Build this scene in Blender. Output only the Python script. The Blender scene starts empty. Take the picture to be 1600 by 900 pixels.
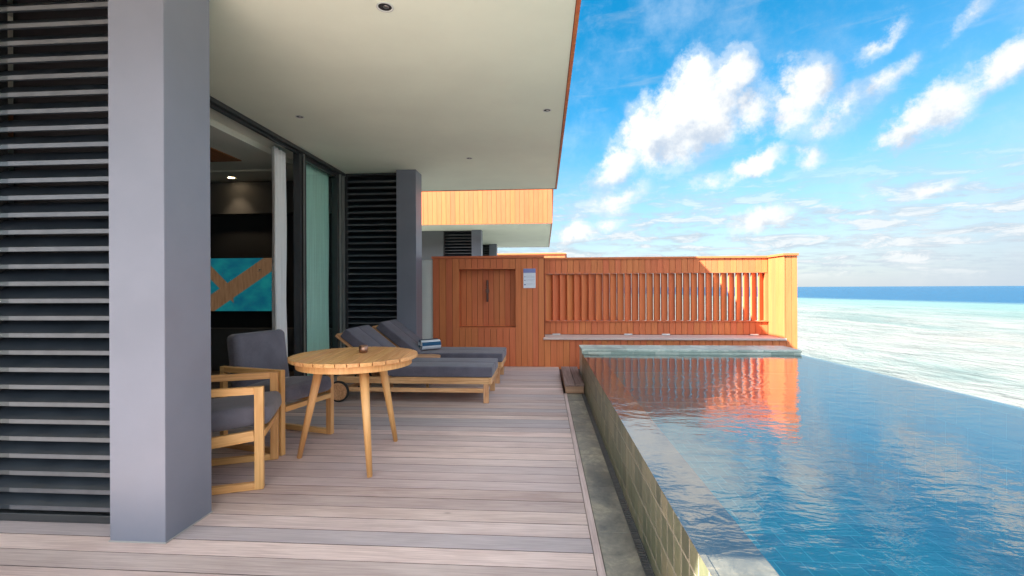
import bpy, bmesh, math, random
from mathutils import Vector, Matrix
R = math.radians
random.seed(7)
S = bpy.context.scene
COL = S.collection

# ------------------------------------------------------------------ camera
cam = bpy.data.objects.new('camera', bpy.data.cameras.new('camera'))
COL.objects.link(cam)
cam.data.sensor_width = 36
cam.data.lens = 725 / 1600 * 36
cam.data.clip_start = 0.05
cam.data.clip_end = 60000
yaw = math.atan(50 / 725)
cam.matrix_world = (Matrix.Translation((0, 0, 1.35)) @ Matrix.Rotation(yaw, 4, 'Z') @
                    Matrix.Rotation(R(90), 4, 'X') @ Matrix.Rotation(R(-0.25), 4, 'Z'))
S.camera = cam

# ------------------------------------------------------------------ exposure
S.view_settings.view_transform = 'Standard'
S.view_settings.look = 'None'
S.view_settings.gamma = 1
S.view_settings.use_curve_mapping = False
S.view_settings.exposure = 2.78
S.cycles.max_bounces = 10
S.cycles.diffuse_bounces = 6
S.cycles.transparent_max_bounces = 12
S.cycles.caustics_reflective = False
S.cycles.caustics_refractive = False

# ------------------------------------------------------------------ sun
to_sun = Vector((-1, -.55, 1.11)).normalized()
sun = bpy.data.objects.new('sun', bpy.data.lights.new('sun', 'SUN'))
COL.objects.link(sun)
sun.data.energy = 4.2
sun.data.angle = R(0.53)
sun.data.color = (1, .93, .82)
sun.rotation_euler = to_sun.to_track_quat('Z', 'Y').to_euler()

# ------------------------------------------------------------------ node helper
class NT:
    def __init__(s, tree):
        s.t = tree; s.n = tree.nodes; s.l = tree.links
    def node(s, typ, **kw):
        n = s.n.new(typ)
        for k, v in kw.items(): setattr(n, k, v)
        return n
    def put(s, sock, v):
        if v is None: return
        if isinstance(v, bpy.types.NodeSocket): s.l.new(v, sock)
        elif isinstance(v, (tuple, list)):
            v = tuple(v)
            if sock.type == 'RGBA' and len(v) == 3: v = v + (1,)
            sock.default_value = v
        else:
            sock.default_value = v
    def math(s, op, a, b=0., c=None, clamp=False):
        n = s.node('ShaderNodeMath', operation=op, use_clamp=clamp)
        s.put(n.inputs[0], a); s.put(n.inputs[1], b)
        if c is not None: s.put(n.inputs[2], c)
        return n.outputs[0]
    def vmath(s, op, a, b=(0, 0, 0), scale=None):
        n = s.node('ShaderNodeVectorMath', operation=op)
        s.put(n.inputs[0], a); s.put(n.inputs[1], b)
        if scale is not None: s.put(n.inputs[3], scale)
        return n.outputs[0]
    def maprange(s, v, a, b, c=0., d=1., smooth=True):
        n = s.node('ShaderNodeMapRange', interpolation_type='SMOOTHSTEP' if smooth else 'LINEAR')
        s.put(n.inputs[0], v); s.put(n.inputs[1], a); s.put(n.inputs[2], b); s.put(n.inputs[3], c); s.put(n.inputs[4], d)
        return n.outputs[0]
    def mix(s, f, a, b, blend='MIX'):
        n = s.node('ShaderNodeMix', data_type='RGBA', blend_type=blend)
        s.put(n.inputs[0], f); s.put(n.inputs[6], a); s.put(n.inputs[7], b)
        return n.outputs[2]
    def noise(s, vec, scale=5., detail=4., rough=.5, dist=0.):
        n = s.node('ShaderNodeTexNoise')
        s.put(n.inputs['Vector'], vec); s.put(n.inputs['Scale'], scale); s.put(n.inputs['Detail'], detail)
        s.put(n.inputs['Roughness'], rough); s.put(n.inputs['Distortion'], dist)
        return n
    def mapping(s, vec, loc=(0, 0, 0), rot=(0, 0, 0), scale=(1, 1, 1), typ='POINT'):
        n = s.node('ShaderNodeMapping', vector_type=typ)
        s.put(n.inputs[0], vec); s.put(n.inputs[1], loc); s.put(n.inputs[2], rot); s.put(n.inputs[3], scale)
        return n.outputs[0]
    def ramp(s, f, stops):
        n = s.node('ShaderNodeValToRGB')
        e = n.color_ramp.elements
        while len(e) < len(stops): e.new(.5)
        for k, (p, c) in enumerate(stops):
            e[k].position = p
            e[k].color = tuple(c) + (1,) if len(c) == 3 else c
        s.put(n.inputs[0], f)
        return n.outputs[0]
    def bump(s, h, strength=.3, dist=.01, normal=None):
        n = s.node('ShaderNodeBump')
        s.put(n.inputs['Height'], h); s.put(n.inputs['Strength'], strength); s.put(n.inputs['Distance'], dist)
        if normal is not None: s.put(n.inputs['Normal'], normal)
        return n.outputs[0]

# ------------------------------------------------------------------ world: sky texture with clouds
W = bpy.data.worlds.new('World'); S.world = W; W.use_nodes = True
w = NT(W.node_tree); w.n.clear()
wo = w.node('ShaderNodeOutputWorld'); bg = w.node('ShaderNodeBackground'); w.l.new(bg.outputs[0], wo.inputs[0])
bg.inputs[1].default_value = 0.05
sky = w.node('ShaderNodeTexSky', sky_type='NISHITA', sun_disc=False)
sky.sun_elevation = math.asin(to_sun.z)
sky.sun_rotation = math.atan2(to_sun.x, to_sun.y)
sky.air_density = 1.0; sky.dust_density = .6; sky.ozone_density = 1.6
tc = w.node('ShaderNodeTexCoord')
dr = tc.outputs['Generated']
sep = w.node('ShaderNodeSeparateXYZ'); w.put(sep.inputs[0], dr)
dx, dy, dz = sep.outputs
az = w.math('MULTIPLY', w.math('ARCTAN2', dx, dy), 180 / math.pi)
hyp = w.math('SQRT', w.math('ADD', w.math('MULTIPLY', dx, dx), w.math('MULTIPLY', dy, dy)))
el = w.math('MULTIPLY', w.math('ARCTAN2', dz, hyp), 180 / math.pi)
cmb = w.node('ShaderNodeCombineXYZ'); w.put(cmb.inputs[0], az); w.put(cmb.inputs[1], el)
ae = cmb.outputs[0]
n1 = w.noise(dr, 9., 9., .60)
off = w.vmath('SCALE', w.vmath('SUBTRACT', n1.outputs['Color'], (.5, .5, .5)), scale=5.0)
n2 = w.noise(dr, 34., 6., .60)
off2 = w.vmath('SCALE', w.vmath('SUBTRACT', n2.outputs['Color'], (.5, .5, .5)), scale=1.6)
aew = w.vmath('ADD', w.vmath('ADD', ae, off), off2)
# clouds as (azimuth, elevation, half width, half height, tilt, strength) in degrees round the compass
BL = [(17.2, 18.9, 6.2, 4.6, 12, 1.25), (18.0, 22.8, 2.7, 2.8, 10, .95), (22.0, 22.0, 2.3, 2.9, -25, .95), (12.8, 17.6, 4.0, 3.4, 35, 1.0),
      (9.2, 14.6, 4.2, 1.9, 35, .95), (16.4, 15.3, 5.6, 2.2, 10, .62), (23.5, 18.5, 4.4, 3.0, 10, .62),
      (28.7, 20.4, 3.1, 2.9, 35, .98), (27.2, 17.8, 3.2, 2.3, 10, .75), (31.8, 17.4, 4.2, 1.9, 28, .55), (35.0, 18.9, 3.2, 1.2, 40, .5),
      (38.4, 15.8, 4.0, 2.1, 28, 1.0), (36.3, 14.6, 2.8, 1.5, 20, .82), (42.8, 17.8, 4.4, 1.7, 25, .75), (48.5, 19.5, 5, 2.2, 15, .7),
      (23.6, 13.3, 3.8, 1.15, 30, .85), (19.5, 12.0, 2.0, .9, 10, .60), (29.0, 13.6, 1.8, 1.1, 10, .55),
      (9.6, 11.0, 3.6, 1.7, 20, .72), (4.0, 6.4, 3.0, 1.3, 15, .85), (8.0, 7.8, 2.2, .9, 15, .6), (24.5, 7.4, 3.4, 1.6, 20, .74),
      (38.3, 9.2, 2.0, .8, 15, .8), (34.6, 22.7, 3.0, .9, 35, .42), (41.2, 22.9, 3.6, .7, 38, .36),
      (-28, 24, 14, 7, 10, 1.1), (72, 30, 14, 12, 12, 1.2), (92, 18, 16, 9, 5, 1.2), (115, 32, 18, 13, -10, 1.2), (150, 24, 22, 14, 5, 1.2),  # from here on: unseen clouds added to brighten the shade
      (176, 46, 26, 16, 10, 1.2), (-150, 24, 24, 13, -5, 1.2), (-95, 30, 18, 12, 5, 1.1), (-178, 14, 18, 9, 0, 1.2), (118, 62, 40, 12, 0, 1.1), (25, 46, 15, 6, 20, 1.1), (52, 36, 9, 4, 20, 1.0), (-5, 37, 9, 5, 15, 1.0)]
def field(vec, lst):
  fld = None
  for (a, e, ra, re, tilt, st) in lst:
    m = w.mapping(vec, (a, e, 0), (0, 0, R(tilt)), (ra * 1.25, re * 1.35, 40), 'TEXTURE')
    g = w.node('ShaderNodeTexGradient', gradient_type='SPHERICAL'); w.put(g.inputs[0], m)
    v = w.math('MULTIPLY', g.outputs['Fac'], st)
    fld = v if fld is None else w.math('SMOOTH_MAX', fld, v, .12)
  return fld
fld = field(aew, BL)
fld_up = field(w.vmath('ADD', aew, (-1.0, 1.5, 0)), [q for q in BL if 0 < q[0] < 50])
n3 = w.noise(dr, 17., 14., .73)
fldn = w.math('ADD', fld, w.math('MULTIPLY', w.math('SUBTRACT', n3.outputs['Fac'], .5), w.math('MINIMUM', w.math('MULTIPLY', fld, 5.), 1.2)))
alpha = w.math('MAXIMUM', w.maprange(fldn, .08, .62), w.math('MULTIPLY', w.maprange(w.math('ADD', fldn, w.math('MULTIPLY', w.math('SUBTRACT', n1.outputs['Fac'], .5), .9)), -.02, .36), w.maprange(fld, .0, .22, .06, .42)))
# thin broken sheets low over the horizon
zz = w.math('ADD', w.math('MAXIMUM', dz, 0.), .06)
cp = w.node('ShaderNodeCombineXYZ'); w.put(cp.inputs[0], w.math('DIVIDE', dx, zz)); w.put(cp.inputs[1], w.math('DIVIDE', dy, zz))
n4 = w.noise(w.mapping(cp.outputs[0], rot=(0, 0, R(25)), scale=(1, 1.5, 1)), 1.3, 9., .62, .3)
band = w.math('MULTIPLY', w.maprange(el, 0.3, 2.5), w.maprange(el, 14.5, 6.0))
n7 = w.noise(w.mapping(ae, rot=(0, 0, R(-14)), scale=(.22, .85, 1)), 1.0, 9., .66, .5)
low = w.math('MULTIPLY', w.maprange(w.math('ADD', w.math('MULTIPLY', n7.outputs['Fac'], .6), w.math('MULTIPLY', n4.outputs['Fac'], .4)), .43, .57), w.math('MULTIPLY', band, .88))
n5 = w.noise(w.mapping(ae, rot=(0, 0, R(-28)), scale=(.10, .5, 1)), 1.0, 6., .6, .4)
wisp = w.math('MULTIPLY', w.maprange(n5.outputs['Fac'], .52, .78), .30)
thin = w.math('MAXIMUM', low, w.math('MULTIPLY', wisp, w.maprange(el, 3., 9.)))
# haze whitening towards the horizon and to the right
hs = w.node('ShaderNodeHueSaturation'); w.put(hs.inputs['Color'], sky.outputs[0])
hs.inputs['Saturation'].default_value = 1.5; hs.inputs['Hue'].default_value = .483; hs.inputs['Value'].default_value = .72
haze = w.math('ADD', w.maprange(el, 20., 0., 0., .72), w.math('MULTIPLY', w.maprange(az, 15., 60., 0., .30), w.maprange(el, 40, 10)), clamp=True)
base = w.mix(haze, hs.outputs[0], (1.72, 2.04, 2.42))
n6 = w.noise(dr, 11., 8., .62)
shd = w.math('ADD', w.math('MULTIPLY', w.math('SUBTRACT', n6.outputs['Fac'], .5), 2.6), w.math('ADD', w.math('MULTIPLY', w.math('SUBTRACT', fld, fld_up), .55), .60))
ccol = w.mix(w.maprange(shd, .22, .80), (1.85, 2.1, 2.45), (3.15, 3.15, 3.1))
sdot = w.node('ShaderNodeVectorMath', operation='DOT_PRODUCT'); w.put(sdot.inputs[0], dr); sdot.inputs[1].default_value = to_sun
glow = w.maprange(sdot.outputs['Value'], -.30, .60, 1., 4.2)  # brightens the added clouds sunward, for more light under the roof
ccol = w.vmath('SCALE', ccol, scale=glow)
c1 = w.mix(w.math('MULTIPLY', thin, 1.), base, w.mix(w.maprange(n7.outputs['Fac'], .50, .62), (1.75, 2.05, 2.35), (2.75, 2.85, 2.92)))
fin = w.mix(w.math('MULTIPLY', alpha, .95), c1, ccol)
w.put(bg.inputs[0], fin)

# ------------------------------------------------------------------ materials
def newmat(name):
    m = bpy.data.materials.new(name); m.use_nodes = True
    t = NT(m.node_tree)
    p = m.node_tree.nodes['Principled BSDF']
    return m, t, p
def coords(t, kind='Object'):
    return t.node('ShaderNodeTexCoord').outputs[kind]

def paint(name, col, rough=.5, mott=.06, scale=3., spec=.5, bump=.05, bscale=120., metal=0.):
    m, t, p = newmat(name)
    pos = t.node('ShaderNodeNewGeometry').outputs['Position']
    n = t.noise(pos, scale, 6., .6)
    c = t.mix(t.maprange(n.outputs['Fac'], .3, .7), tuple(k * (1 - mott) for k in col), tuple(min(1, k * (1 + mott)) for k in col))
    t.put(p.inputs['Base Color'], c)
    t.put(p.inputs['Roughness'], t.maprange(n.outputs['Fac'], .3, .7, rough * .9, min(1, rough * 1.1)))
    p.inputs['Specular IOR Level'].default_value = spec
    p.inputs['Metallic'].default_value = metal
    n2 = t.noise(pos, bscale, 2., .5)
    t.put(p.inputs['Normal'], t.bump(n2.outputs['Fac'], bump, .002))
    return m

def wood(name, dark, light, rough=.6, var=.25, grain=60., along=.05, spec=.3, tint=None, knots=.0, bump=.15, blotch=.0, big=None):
    """grain runs along z of the 'g' attribute, each board shifted by its own offset"""
    m, t, p = newmat(name)
    g = t.node('ShaderNodeAttribute', attribute_name='g').outputs['Vector']
    r = t.node('ShaderNodeAttribute', attribute_name='r').outputs['Fac']
    gm = t.mapping(g, scale=(1, 1, along))
    n = t.noise(gm, grain, 5., .62, .4)
    nb = t.noise(t.mapping(g, scale=(1, 1, .18)), 9., 4., .6, .6)
    fac = t.math('ADD', t.math('MULTIPLY', n.outputs['Fac'], .62), t.math('MULTIPLY', nb.outputs['Fac'], .38))
    c = t.mix(t.maprange(fac, .36, .64), dark, light)
    # board to board variation
    k = t.math('ADD', 1 - var / 2, t.math('MULTIPLY', r, var))
    hs = t.node('ShaderNodeHueSaturation'); t.put(hs.inputs['Color'], c); t.put(hs.inputs['Value'], k)
    t.put(hs.inputs['Hue'], t.math('ADD', .494, t.math('MULTIPLY', t.math('FRACT', t.math('MULTIPLY', r, 7.3)), .012)))
    out = hs.outputs[0]
    if tint is not None:
        f = t.math('FRACT', t.math('MULTIPLY', r, 13.7))
        out = t.mix(t.maprange(f, .35, .95, 0., .8), out, t.mix(t.maprange(fac, .36, .64), tuple(q * .8 for q in tint), tint))
    if blotch:
        pos = t.node('ShaderNodeNewGeometry').outputs['Position']
        nn = t.noise(t.mapping(pos, scale=(.6, 1.2, 1)), 2.6, 7., .65)
        out = t.mix(t.maprange(nn.outputs['Fac'], .50, .72, 0., blotch), out, tuple(q * .55 for q in dark))
    if knots:
        v = t.node('ShaderNodeTexVoronoi', feature='F1'); t.put(v.inputs['Vector'], t.mapping(g, scale=(1, 1, .4))); v.inputs['Scale'].default_value = 3.2
        out = t.mix(t.maprange(v.outputs['Distance'], .045, .015, 0., knots), out, tuple(q * .35 for q in dark))
    t.put(p.inputs['Base Color'], out)
    t.put(p.inputs['Roughness'], t.maprange(fac, .3, .7, min(1, rough + .08), rough - .08))
    p.inputs['Specular IOR Level'].default_value = spec
    t.put(p.inputs['Normal'], t.bump(fac, bump, .003))
    return m

def fabric(name, col, rough=.9):
    m, t, p = newmat(name)
    o = coords(t)
    wv = t.node('ShaderNodeTexWave', wave_type='BANDS', bands_direction='X'); t.put(wv.inputs[0], o); wv.inputs['Scale'].default_value = 160
    wv2 = t.node('ShaderNodeTexWave', wave_type='BANDS', bands_direction='Z'); t.put(wv2.inputs[0], o); wv2.inputs['Scale'].default_value = 160
    n = t.noise(o, 220., 3., .7)
    n2 = t.noise(o, 5., 4., .6)
    f = t.math('ADD', t.math('MULTIPLY', n.outputs['Fac'], .6), t.math('MULTIPLY', n2.outputs['Fac'], .4))
    c = t.mix(t.maprange(f, .35, .65), tuple(q * .72 for q in col), tuple(q * 1.22 for q in col))
    t.put(p.inputs['Base Color'], c)
    p.inputs['Roughness'].default_value = rough
    p.inputs['Sheen Weight'].default_value = .25
    p.inputs['Specular IOR Level'].default_value = .2
    h = t.math('ADD', t.math('MULTIPLY', wv.outputs['Fac'], wv2.outputs['Fac']), n.outputs['Fac'])
    t.put(p.inputs['Normal'], t.bump(t.math('ADD', h, t.math('MULTIPLY', n2.outputs['Fac'], 6.)), .22, .002))
    return m

M = {}
M['soffit'] = paint('soffit_paint', (.84, .90, .77), .7, .03, 1.2)
M['column'] = paint('column_paint', (.180, .196, .248), .42, .05, 2.2, .5, .03)
M['villa_grey'] = paint('villa_grey_paint', (.13, .14, .155), .5, .05, 2.)
M['blade'] = paint('louver_paint', (.013, .019, .027), .34, .15, 6., .9, .03, 60.)
M['blade_edge'] = paint('louver_edge_metal', (.115, .12, .135), .36, .12, 9., .6, .03, 60., .3)
M['dark_frame'] = paint('dark_aluminium', (.030, .033, .036), .35, .1, 5., .6)
M['light_frame'] = paint('anodised_aluminium', (.45, .47, .46), .35, .08, 5., .6, .03, 90., .5)
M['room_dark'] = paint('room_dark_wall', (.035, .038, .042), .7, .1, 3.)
M['room_mid'] = paint('room_grey_wall', (.11, .115, .12), .7, .1, 3.)
M['room_ceiling'] = paint('room_ceiling', (.78, .80, .72), .8, .03, 2.)
M['white_wall'] = paint('white_render', (.66, .70, .68), .8, .04, 2.)
M['grate'] = paint('grate_metal', (.10, .10, .10), .45, .2, 20., .5)
M['black'] = paint('black_rubber', (.02, .02, .022), .6, .1, 20.)
M['steel'] = paint('satin_steel', (.5, .5, .5), .3, .08, 20., .5, .05, 200., 1.)
M['copper'] = paint('copper_metal', (.42, .24, .17), .33, .2, 40., .5, .1, 200., .9)
M['orange'] = wood('orange_cladding', (.50, .142, .052), (.57, .172, .064), .55, .10, 45., .04, .35, None, 0., .06, .0)
M['orange_dark'] = paint('cladding_gap', (.16, .035, .012), .9, .1, 10.)
M['teak'] = wood('oiled_teak', (.66, .33, .12), (.82, .47, .20), .42, .16, 70., .045, .4, None, 0., .08)
M['teak_worn'] = wood('weathered_teak', (.48, .24, .11), (.76, .46, .25), .55, .25, 60., .05, .3, None, .5, .14, .18)
M['deck'] = wood('weathered_decking', (.48, .355, .325), (.69, .55, .505), .62, .46, 150., .022, .32, (.47, .42, .44), .5, .30, .16)
M['deck_step'] = wood('step_boards', (.20, .135, .12), (.30, .22, .20), .6, .2, 55., .03, .3, None, .3, .3)
M['bench'] = wood('bench_plank', (.45, .34, .31), (.60, .49, .45), .65, .15, 55., .03, .3)
M['dark_floor'] = wood('room_floorboards', (.10, .075, .06), (.17, .13, .11), .4, .3, 40., .04, .4)
M['wood_ceiling'] = wood('room_ceiling_wood', (.30, .12, .04), (.42, .18, .07), .5, .2, 40., .04, .3)
M['cushion'] = fabric('grey_outdoor_fabric', (.125, .124, .158))
M['mattress'] = fabric('lounger_fabric', (.108, .106, .142))
M['curtain'] = paint('curtain_fabric', (.92, .93, .95), .9, .02, 3., .1, .02)

def stone_mat(name, c1, c2, c3, rough=.45, scale=5.):
    m, t, p = newmat(name)
    pos = t.node('ShaderNodeNewGeometry').outputs['Position']
    a = t.noise(t.mapping(pos, scale=(1, .6, 1)), scale, 9., .68, .8)
    b = t.noise(pos, scale * 5, 6., .7)
    s = t.math('ADD', t.math('MULTIPLY', a.outputs['Fac'], .72), t.math('MULTIPLY', b.outputs['Fac'], .28))
    col = t.ramp(s, [(.34, c1), (.50, c2), (.62, c3)])
    v = t.noise(pos, 1.7, 3., .5)
    col = t.mix(t.maprange(v.outputs['Fac'], .45, .7, 0., .45), col, tuple(q * .45 for q in c1))
    t.put(p.inputs['Base Color'], col)
    t.put(p.inputs['Roughness'], t.maprange(s, .35, .65, rough - .1, rough + .2))
    t.put(p.inputs['Normal'], t.bump(s, .5, .006))
    return m
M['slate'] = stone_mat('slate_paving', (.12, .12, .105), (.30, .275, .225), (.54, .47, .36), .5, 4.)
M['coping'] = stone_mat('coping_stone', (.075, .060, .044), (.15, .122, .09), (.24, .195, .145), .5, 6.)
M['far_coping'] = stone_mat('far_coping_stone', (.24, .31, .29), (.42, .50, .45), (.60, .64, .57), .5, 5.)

def tile_mat(name, axis, c1, c2, c3, grout, tw, th, rough=.3, stagger=0., gw=.018, vary=.8):
    """axis: which world axes make (u,v) of the tile pattern"""
    m, t, p = newmat(name)
    pos = t.node('ShaderNodeNewGeometry').outputs['Position']
    sp = t.node('ShaderNodeSeparateXYZ'); t.put(sp.inputs[0], pos)
    d = {'x': sp.outputs[0], 'y': sp.outputs[1], 'z': sp.outputs[2]}
    u = t.math('DIVIDE', d[axis[0]], tw); v = t.math('DIVIDE', t.math('ADD', d[axis[1]], 10.), th)
    u = t.math('ADD', u, t.math('MULTIPLY', t.math('FLOOR', v), stagger))
    cu = t.node('ShaderNodeCombineXYZ'); t.put(cu.inputs[0], t.math('FLOOR', u)); t.put(cu.inputs[1], t.math('FLOOR', v))
    wn = t.node('ShaderNodeTexWhiteNoise'); t.put(wn.inputs[0], cu.outputs[0])
    fu = t.math('FRACT', u); fv = t.math('FRACT', v)
    eu = t.math('MINIMUM', fu, t.math('SUBTRACT', 1., fu)); ev = t.math('MINIMUM', fv, t.math('SUBTRACT', 1., fv))
    e = t.math('MINIMUM', t.math('MULTIPLY', eu, tw), t.math('MULTIPLY', ev, th))
    gmask = t.maprange(e, gw * .1, gw * .22)
    nn = t.noise(t.mapping(pos, scale=(1, 1, .6)), 14., 7., .65, .6)
    vv = t.math('ADD', t.math('MULTIPLY', wn.outputs[0], vary), t.math('MULTIPLY', nn.outputs['Fac'], 1 - vary * .5))
    col = t.ramp(vv, [(.15, c1), (.6, c2), (1., c3)])
    col = t.mix(gmask, grout, col)
    t.put(p.inputs['Base Color'], col)
    t.put(p.inputs['Roughness'], t.mix(gmask, (.8,) * 3, (rough,) * 3))
    t.put(p.inputs['Normal'], t.bump(t.math('ADD', gmask, t.math('MULTIPLY', nn.outputs['Fac'], .5)), .5, .004))
    return m
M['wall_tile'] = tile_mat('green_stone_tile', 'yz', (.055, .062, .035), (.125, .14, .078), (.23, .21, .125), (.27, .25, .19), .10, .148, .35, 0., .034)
M['basin_tile_floor'] = tile_mat('basin_tile_floor', 'xy', (.002, .145, .19), (.004, .215, .265), (.008, .28, .33), (.13, .50, .54), .2, .2, .4, .5)
M['basin_tile_wall'] = tile_mat('basin_tile_wall', 'yz', (.005, .17, .22), (.008, .25, .29), (.01, .31, .35), (.07, .42, .45), .2, .2, .4, .5)
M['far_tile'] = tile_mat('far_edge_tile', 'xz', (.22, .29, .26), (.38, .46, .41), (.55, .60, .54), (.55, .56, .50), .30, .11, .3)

# pool water: a clear thin surface that mirrors by its angle
m, t, p = newmat('pool_water'); M['pool_water'] = m
m.node_tree.nodes.remove(p)
pos = t.node('ShaderNodeNewGeometry').outputs['Position']
wp = t.mapping(pos, rot=(0, 0, R(12)), scale=(1., 1.9, 1))
a = t.noise(wp, 4.2, 4., .55, .4)
b = t.noise(t.mapping(pos, rot=(0, 0, R(-25)), scale=(1.1, 1.7, 1)), 11., 3., .5, .3)
hgt = t.math('ADD', t.math('MULTIPLY', a.outputs['Fac'], 1.), t.math('MULTIPLY', b.outputs['Fac'], .30))
calm = t.noise(pos, .7, 2., .5)
bn = t.node('ShaderNodeBump'); t.put(bn.inputs['Height'], hgt); bn.inputs['Distance'].default_value = .05
t.put(bn.inputs['Strength'], t.maprange(calm.outputs['Fac'], .35, .65, .045, .10))
fr = t.node('ShaderNodeFresnel'); t.put(fr.inputs[0], t.maprange(t.node('ShaderNodeNewGeometry').outputs['Backfacing'], 0., 1., 1.36, 1 / 1.34, False)); WATER = True; t.put(fr.inputs[1], bn.outputs[0])
tr = t.node('ShaderNodeBsdfTransparent'); tr.inputs[0].default_value = (.92, .98, .98, 1)
gl = t.node('ShaderNodeBsdfGlossy'); gl.inputs['Roughness'].default_value = .02; t.put(gl.inputs['Normal'], bn.outputs[0])
mx = t.node('ShaderNodeMixShader'); t.put(mx.inputs[0], t.math('POWER', fr.outputs[0], .44) if WATER else fr.outputs[0]); t.l.new(tr.outputs[0], mx.inputs[1]); t.l.new(gl.outputs[0], mx.inputs[2])
t.l.new(mx.outputs[0], m.node_tree.nodes['Material Output'].inputs[0])

# glass of the sliding doors
m, t, p = newmat('tinted_glass'); M['glass'] = m
m.node_tree.nodes.remove(p)
fr = t.node('ShaderNodeFresnel'); t.put(fr.inputs[0], t.maprange(t.node('ShaderNodeNewGeometry').outputs['Backfacing'], 0., 1., 1.5, 1 / 1.5, False)); WATER = False
tr = t.node('ShaderNodeBsdfTransparent'); tr.inputs[0].default_value = (.84, .97, .93, 1)
gl = t.node('ShaderNodeBsdfGlossy'); gl.inputs['Roughness'].default_value = .01; gl.inputs[0].default_value = (.9, 1, .97, 1)
mx = t.node('ShaderNodeMixShader'); t.put(mx.inputs[0], t.math('POWER', fr.outputs[0], .58) if WATER else fr.outputs[0]); t.l.new(tr.outputs[0], mx.inputs[1]); t.l.new(gl.outputs[0], mx.inputs[2])
t.l.new(mx.outputs[0], m.node_tree.nodes['Material Output'].inputs[0])

# sheer curtain
m, t, p = newmat('sheer_fabric'); M['sheer'] = m
p.inputs['Base Color'].default_value = (.74, .95, .90, 1); p.inputs['Roughness'].default_value = .9
o = coords(t); n = t.noise(t.mapping(o, scale=(1, 1, .02)), 60., 3., .5)
t.put(p.inputs['Alpha'], t.maprange(n.outputs['Fac'], .3, .7, .86, .98))
p.inputs['Transmission Weight'].default_value = .0

# sea: pale reef flat, deep water beyond its edge
m, t, p = newmat('sea_water'); M['sea'] = m
pos = t.node('ShaderNodeNewGeometry').outputs['Position']
sp = t.node('ShaderNodeSeparateXYZ'); t.put(sp.inputs[0], pos)
d = t.math('ADD', sp.outputs[0], t.math('MULTIPLY', sp.outputs[1], .23))
wob = t.noise(t.mapping(pos, scale=(.012, .012, 1)), 1., 5., .6)
d = t.math('ADD', d, t.math('MULTIPLY', t.math('SUBTRACT', wob.outputs['Fac'], .5), 16.))
deep = t.maprange(d, 98., 122.)
turq = t.maprange(d, 40., 100.)
a = t.noise(t.mapping(pos, rot=(0, 0, R(-13)), scale=(.10, .045, 1)), 1., 9., .66, .6)
b = t.noise(t.mapping(pos, rot=(0, 0, R(-13)), scale=(.55, .3, 1)), 1., 8., .68, .4)
shal = t.ramp(a.outputs['Fac'], [(.38, (.100, .136, .134)), (.47, (.150, .168, .163)), (.58, (.178, .185, .178))])
shal = t.mix(t.maprange(b.outputs['Fac'], .51, .66, 0., .50), shal, (.088, .098, .095))
cc_ = t.noise(t.mapping(pos, rot=(0, 0, R(-13)), scale=(.05, .02, 1)), 1., 8., .7, .8)
shal = t.mix(t.maprange(cc_.outputs['Fac'], .48, .66, 0., .45), shal, (.135, .128, .118))
shal = t.mix(t.maprange(b.outputs['Fac'], .46, .32, 0., .6), shal, (.20, .205, .195))
shal = t.mix(t.math('MULTIPLY', turq, .85), shal, (.085, .17, .17))
c = t.mix(deep, shal, (.010, .060, .125))
ripple = t.noise(t.mapping(pos, scale=(1., .6, 1)), 1.6, 7., .65, .3)
ripf = t.noise(t.mapping(pos, scale=(.16, .10, 1)), 1., 6., .65, .3)
hh = t.math('ADD', ripple.outputs['Fac'], t.math('MULTIPLY', ripf.outputs['Fac'], 6.))
bnn = t.bump(hh, .9, .25)
df = t.node('ShaderNodeBsdfDiffuse'); t.put(df.inputs[0], c); t.put(df.inputs['Normal'], bnn)
gl = t.node('ShaderNodeBsdfGlossy'); gl.inputs['Roughness'].default_value = .15; t.put(gl.inputs['Normal'], bnn)
fr = t.node('ShaderNodeFresnel'); fr.inputs[0].default_value = 1.33; t.put(fr.inputs[1], bnn)
mx = t.node('ShaderNodeMixShader'); t.put(mx.inputs[0], t.math('MINIMUM', fr.outputs[0], .30)); t.l.new(df.outputs[0], mx.inputs[1]); t.l.new(gl.outputs[0], mx.inputs[2])
t.l.new(mx.outputs[0], m.node_tree.nodes['Material Output'].inputs[0])

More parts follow.
